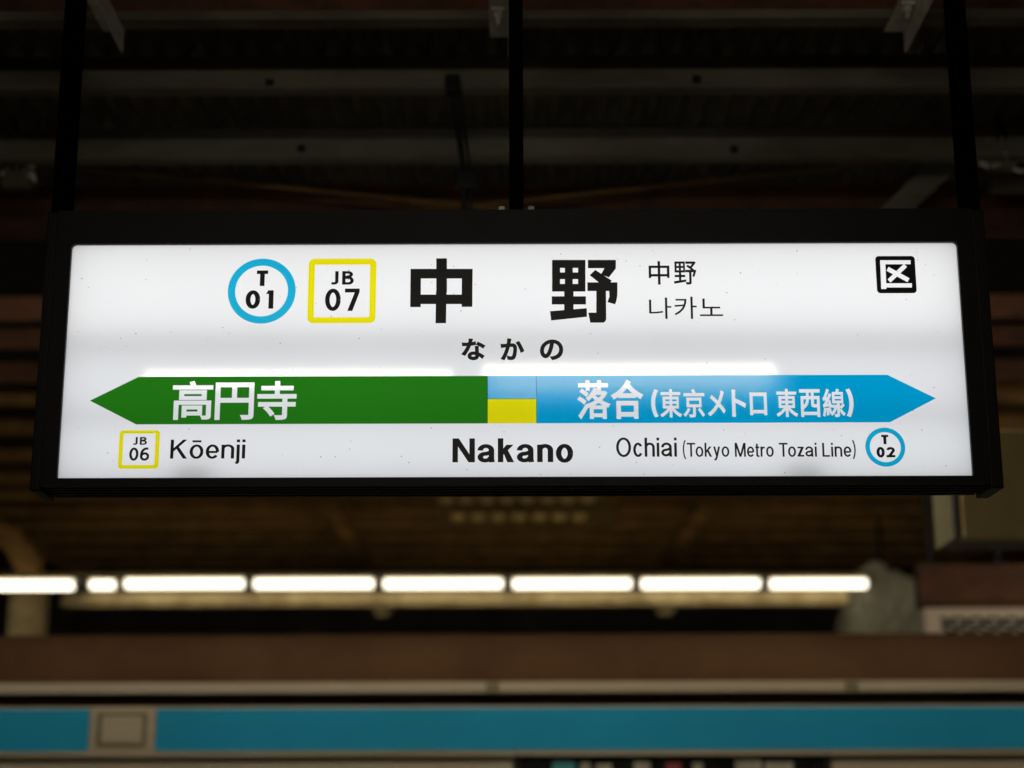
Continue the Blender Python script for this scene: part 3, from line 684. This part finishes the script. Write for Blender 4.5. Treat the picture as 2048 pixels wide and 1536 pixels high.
# station-number marks
def ell(r, n=64): return [((r[0] + r[2]) / 2 + (r[2] - r[0]) / 2 * math.cos(i / n * 2 * math.pi), (r[1] + r[3]) / 2 + (r[3] - r[1]) / 2 * math.sin(i / n * 2 * math.pi)) for i in range(n)]
make_flat('number_ring', [ell(r1(1158, 227, 1555, 607))], 'ringblue', panel, [ell(r1(1201, 268, 1510, 565))])
make_flat('number_ring', [ell(r7(455, 680, 855, 1072))], 'ringblue', panel, [ell(r7(500, 725, 810, 1027))])
make_flat('number_square', [rrect(*r1(1627, 227, 2025, 604), .0135)], 'yellow', panel, [rrect(*r1(1664, 262, 1988, 570), .001)])
make_flat('number_square', [rrect(*r4(492, 390, 716, 602), .008)], 'yellow', panel, [rrect(*r4(514, 408, 692, 582), .001)])
def letters(text, r, w, gap, tight=0.0, k=0.88, base=False, xs=1.0):
    polys = word(text, w, gap, tight, k, xs)
    if base:        # r gives the left and right ends, the base line and the cap height
        xs = [q[0] for p in polys for q in p]; x0, x1 = min(xs), max(xs)
        polys = [[(r[0] + (q[0] - x0) / (x1 - x0) * (r[2] - r[0]), r[1] + q[1] * (r[3] - r[1])) for q in p] for p in polys]
    else: polys = fit(polys, r)
    return make_flat('lettering', polys, 'black', panel)
letters('T', r1(1327, 296, 1393, 387), .26, .1)
letters('01', r1(1262, 412, 1425, 520), .23, .27)
letters('JB', r1(1763, 287, 1895, 379), .205, .22)
letters('07', r1(1727, 402, 1928, 533), .2, .18)
letters('JB', r4(572, 420, 648, 470), .2, .22)
letters('06', r4(550, 485, 661, 558), .19, .12)
letters('T', r7(615, 753, 685, 846), .26, .1)
letters('02', r7(567, 873, 753, 980), .25, .14)
letters('Kōenji', r4(778, 441, 1192, 546), .132, .095, base=True)
letters('Nakano', r5(430, 642, 1418, 838), .225, .11, k=.72, base=True, xs=1.24)
letters('Ochiai', r6(383, 531, 797, 661), .136, .10, base=True)
letters('(Tokyo', r6(838, 566, 1155, 661), .138, .10, .08, base=True)
letters('Metro', r6(1193, 566, 1458, 661), .138, .09, base=True)
letters('Tozai', r6(1495, 566, 1752, 661), .138, .10, .08, base=True)
letters('Line)', r6(1790, 566, 2018, 661), .138, .10, base=True)
# big station name
def bigpoly(pts):
    return [face(760 + x / (2048 / 540), 480 + y / (2048 / 540)) for x, y in pts]
def R(x0, y0, x1, y1): return [(x0, y0), (x1, y0), (x1, y1), (x0, y1)]
naka = [R(427, 140, 508, 400), [(425, 390), (505, 390), (501, 632), (421, 632)], R(232, 220, 702, 293), R(230, 415, 701, 487), [(232, 220), (311, 220), (309, 510), (229, 510)], [(621, 220), (703, 220), (700, 508), (619, 508)]]
no = [R(1305, 152, 1366, 392), R(1402, 152, 1462, 400), R(1502, 152, 1558, 392), R(1305, 152, 1558, 213), R(1305, 247, 1558, 298), R(1305, 334, 1558, 392), R(1397, 380, 1468, 540), R(1303, 428, 1562, 490),
      [(1290, 541), (1568, 518), (1570, 583), (1298, 612)],
      [(1577, 152), (1789, 152), (1789, 215), (1577, 215)], [(1710, 200), (1789, 205), (1789, 217), (1736, 285), (1676, 262)], [(1633, 228), (1757, 308), (1744, 330), (1668, 330), (1590, 268)],
      R(1573, 322, 1801, 388), [(1738, 385), (1801, 385), (1800, 425), (1792, 465), (1783, 489), (1725, 472), (1740, 430)],
      [(1641, 380), (1714, 380), (1716, 600), (1710, 617), (1695, 628), (1595, 628), (1580, 552), (1640, 552)]]
make_flat('large_kanji', [bigpoly(p) for p in naka], 'black', panel)
make_flat('large_kanji', [bigpoly(p) for p in no], 'black', panel)
for ch, bb in (('な', (620, 748, 797, 913)), ('か', (915, 747, 1093, 912)), ('の', (1213, 755, 1390, 912))): make_flat('hiragana', kanji(ch, r2(*bb), .0022), 'black', panel)
for ch, bb in (('中', (98, 112, 207, 235)), ('野', (230, 113, 348, 235))): make_flat('small_kanji', kanji(ch, r3(*bb), .0007), 'black', panel)
for ch, bb in (('나', (100, 303, 217, 415)), ('카', (233, 298, 350, 415)), ('노', (366, 308, 487, 400))): make_flat('hangul', kanji(ch, r3(*bb), .0), 'black', panel)
# boxed mark at the right
def q3(pts): return [face(1260 + x / (2048 / 780), 480 + y / (2048 / 780)) for x, y in pts]
cut = [q3(R(1313, 107, 1473, 128)), q3([(1313, 107), (1340, 107), (1346, 258), (1319, 258)]), q3(R(1341, 228, 1480, 250))]
cut += [q3(p) for p in stroke([(1352, 152), (1462, 212)], 23) + stroke([(1446, 134), (1360, 216)], 23)]
make_flat('boxed_mark', [rrect(*r3(1292, 85, 1500, 280), .008)], 'black', panel, cut)
tag(sign, 'backlit white station name sign in a black frame with green and blue arrows', 'station sign')
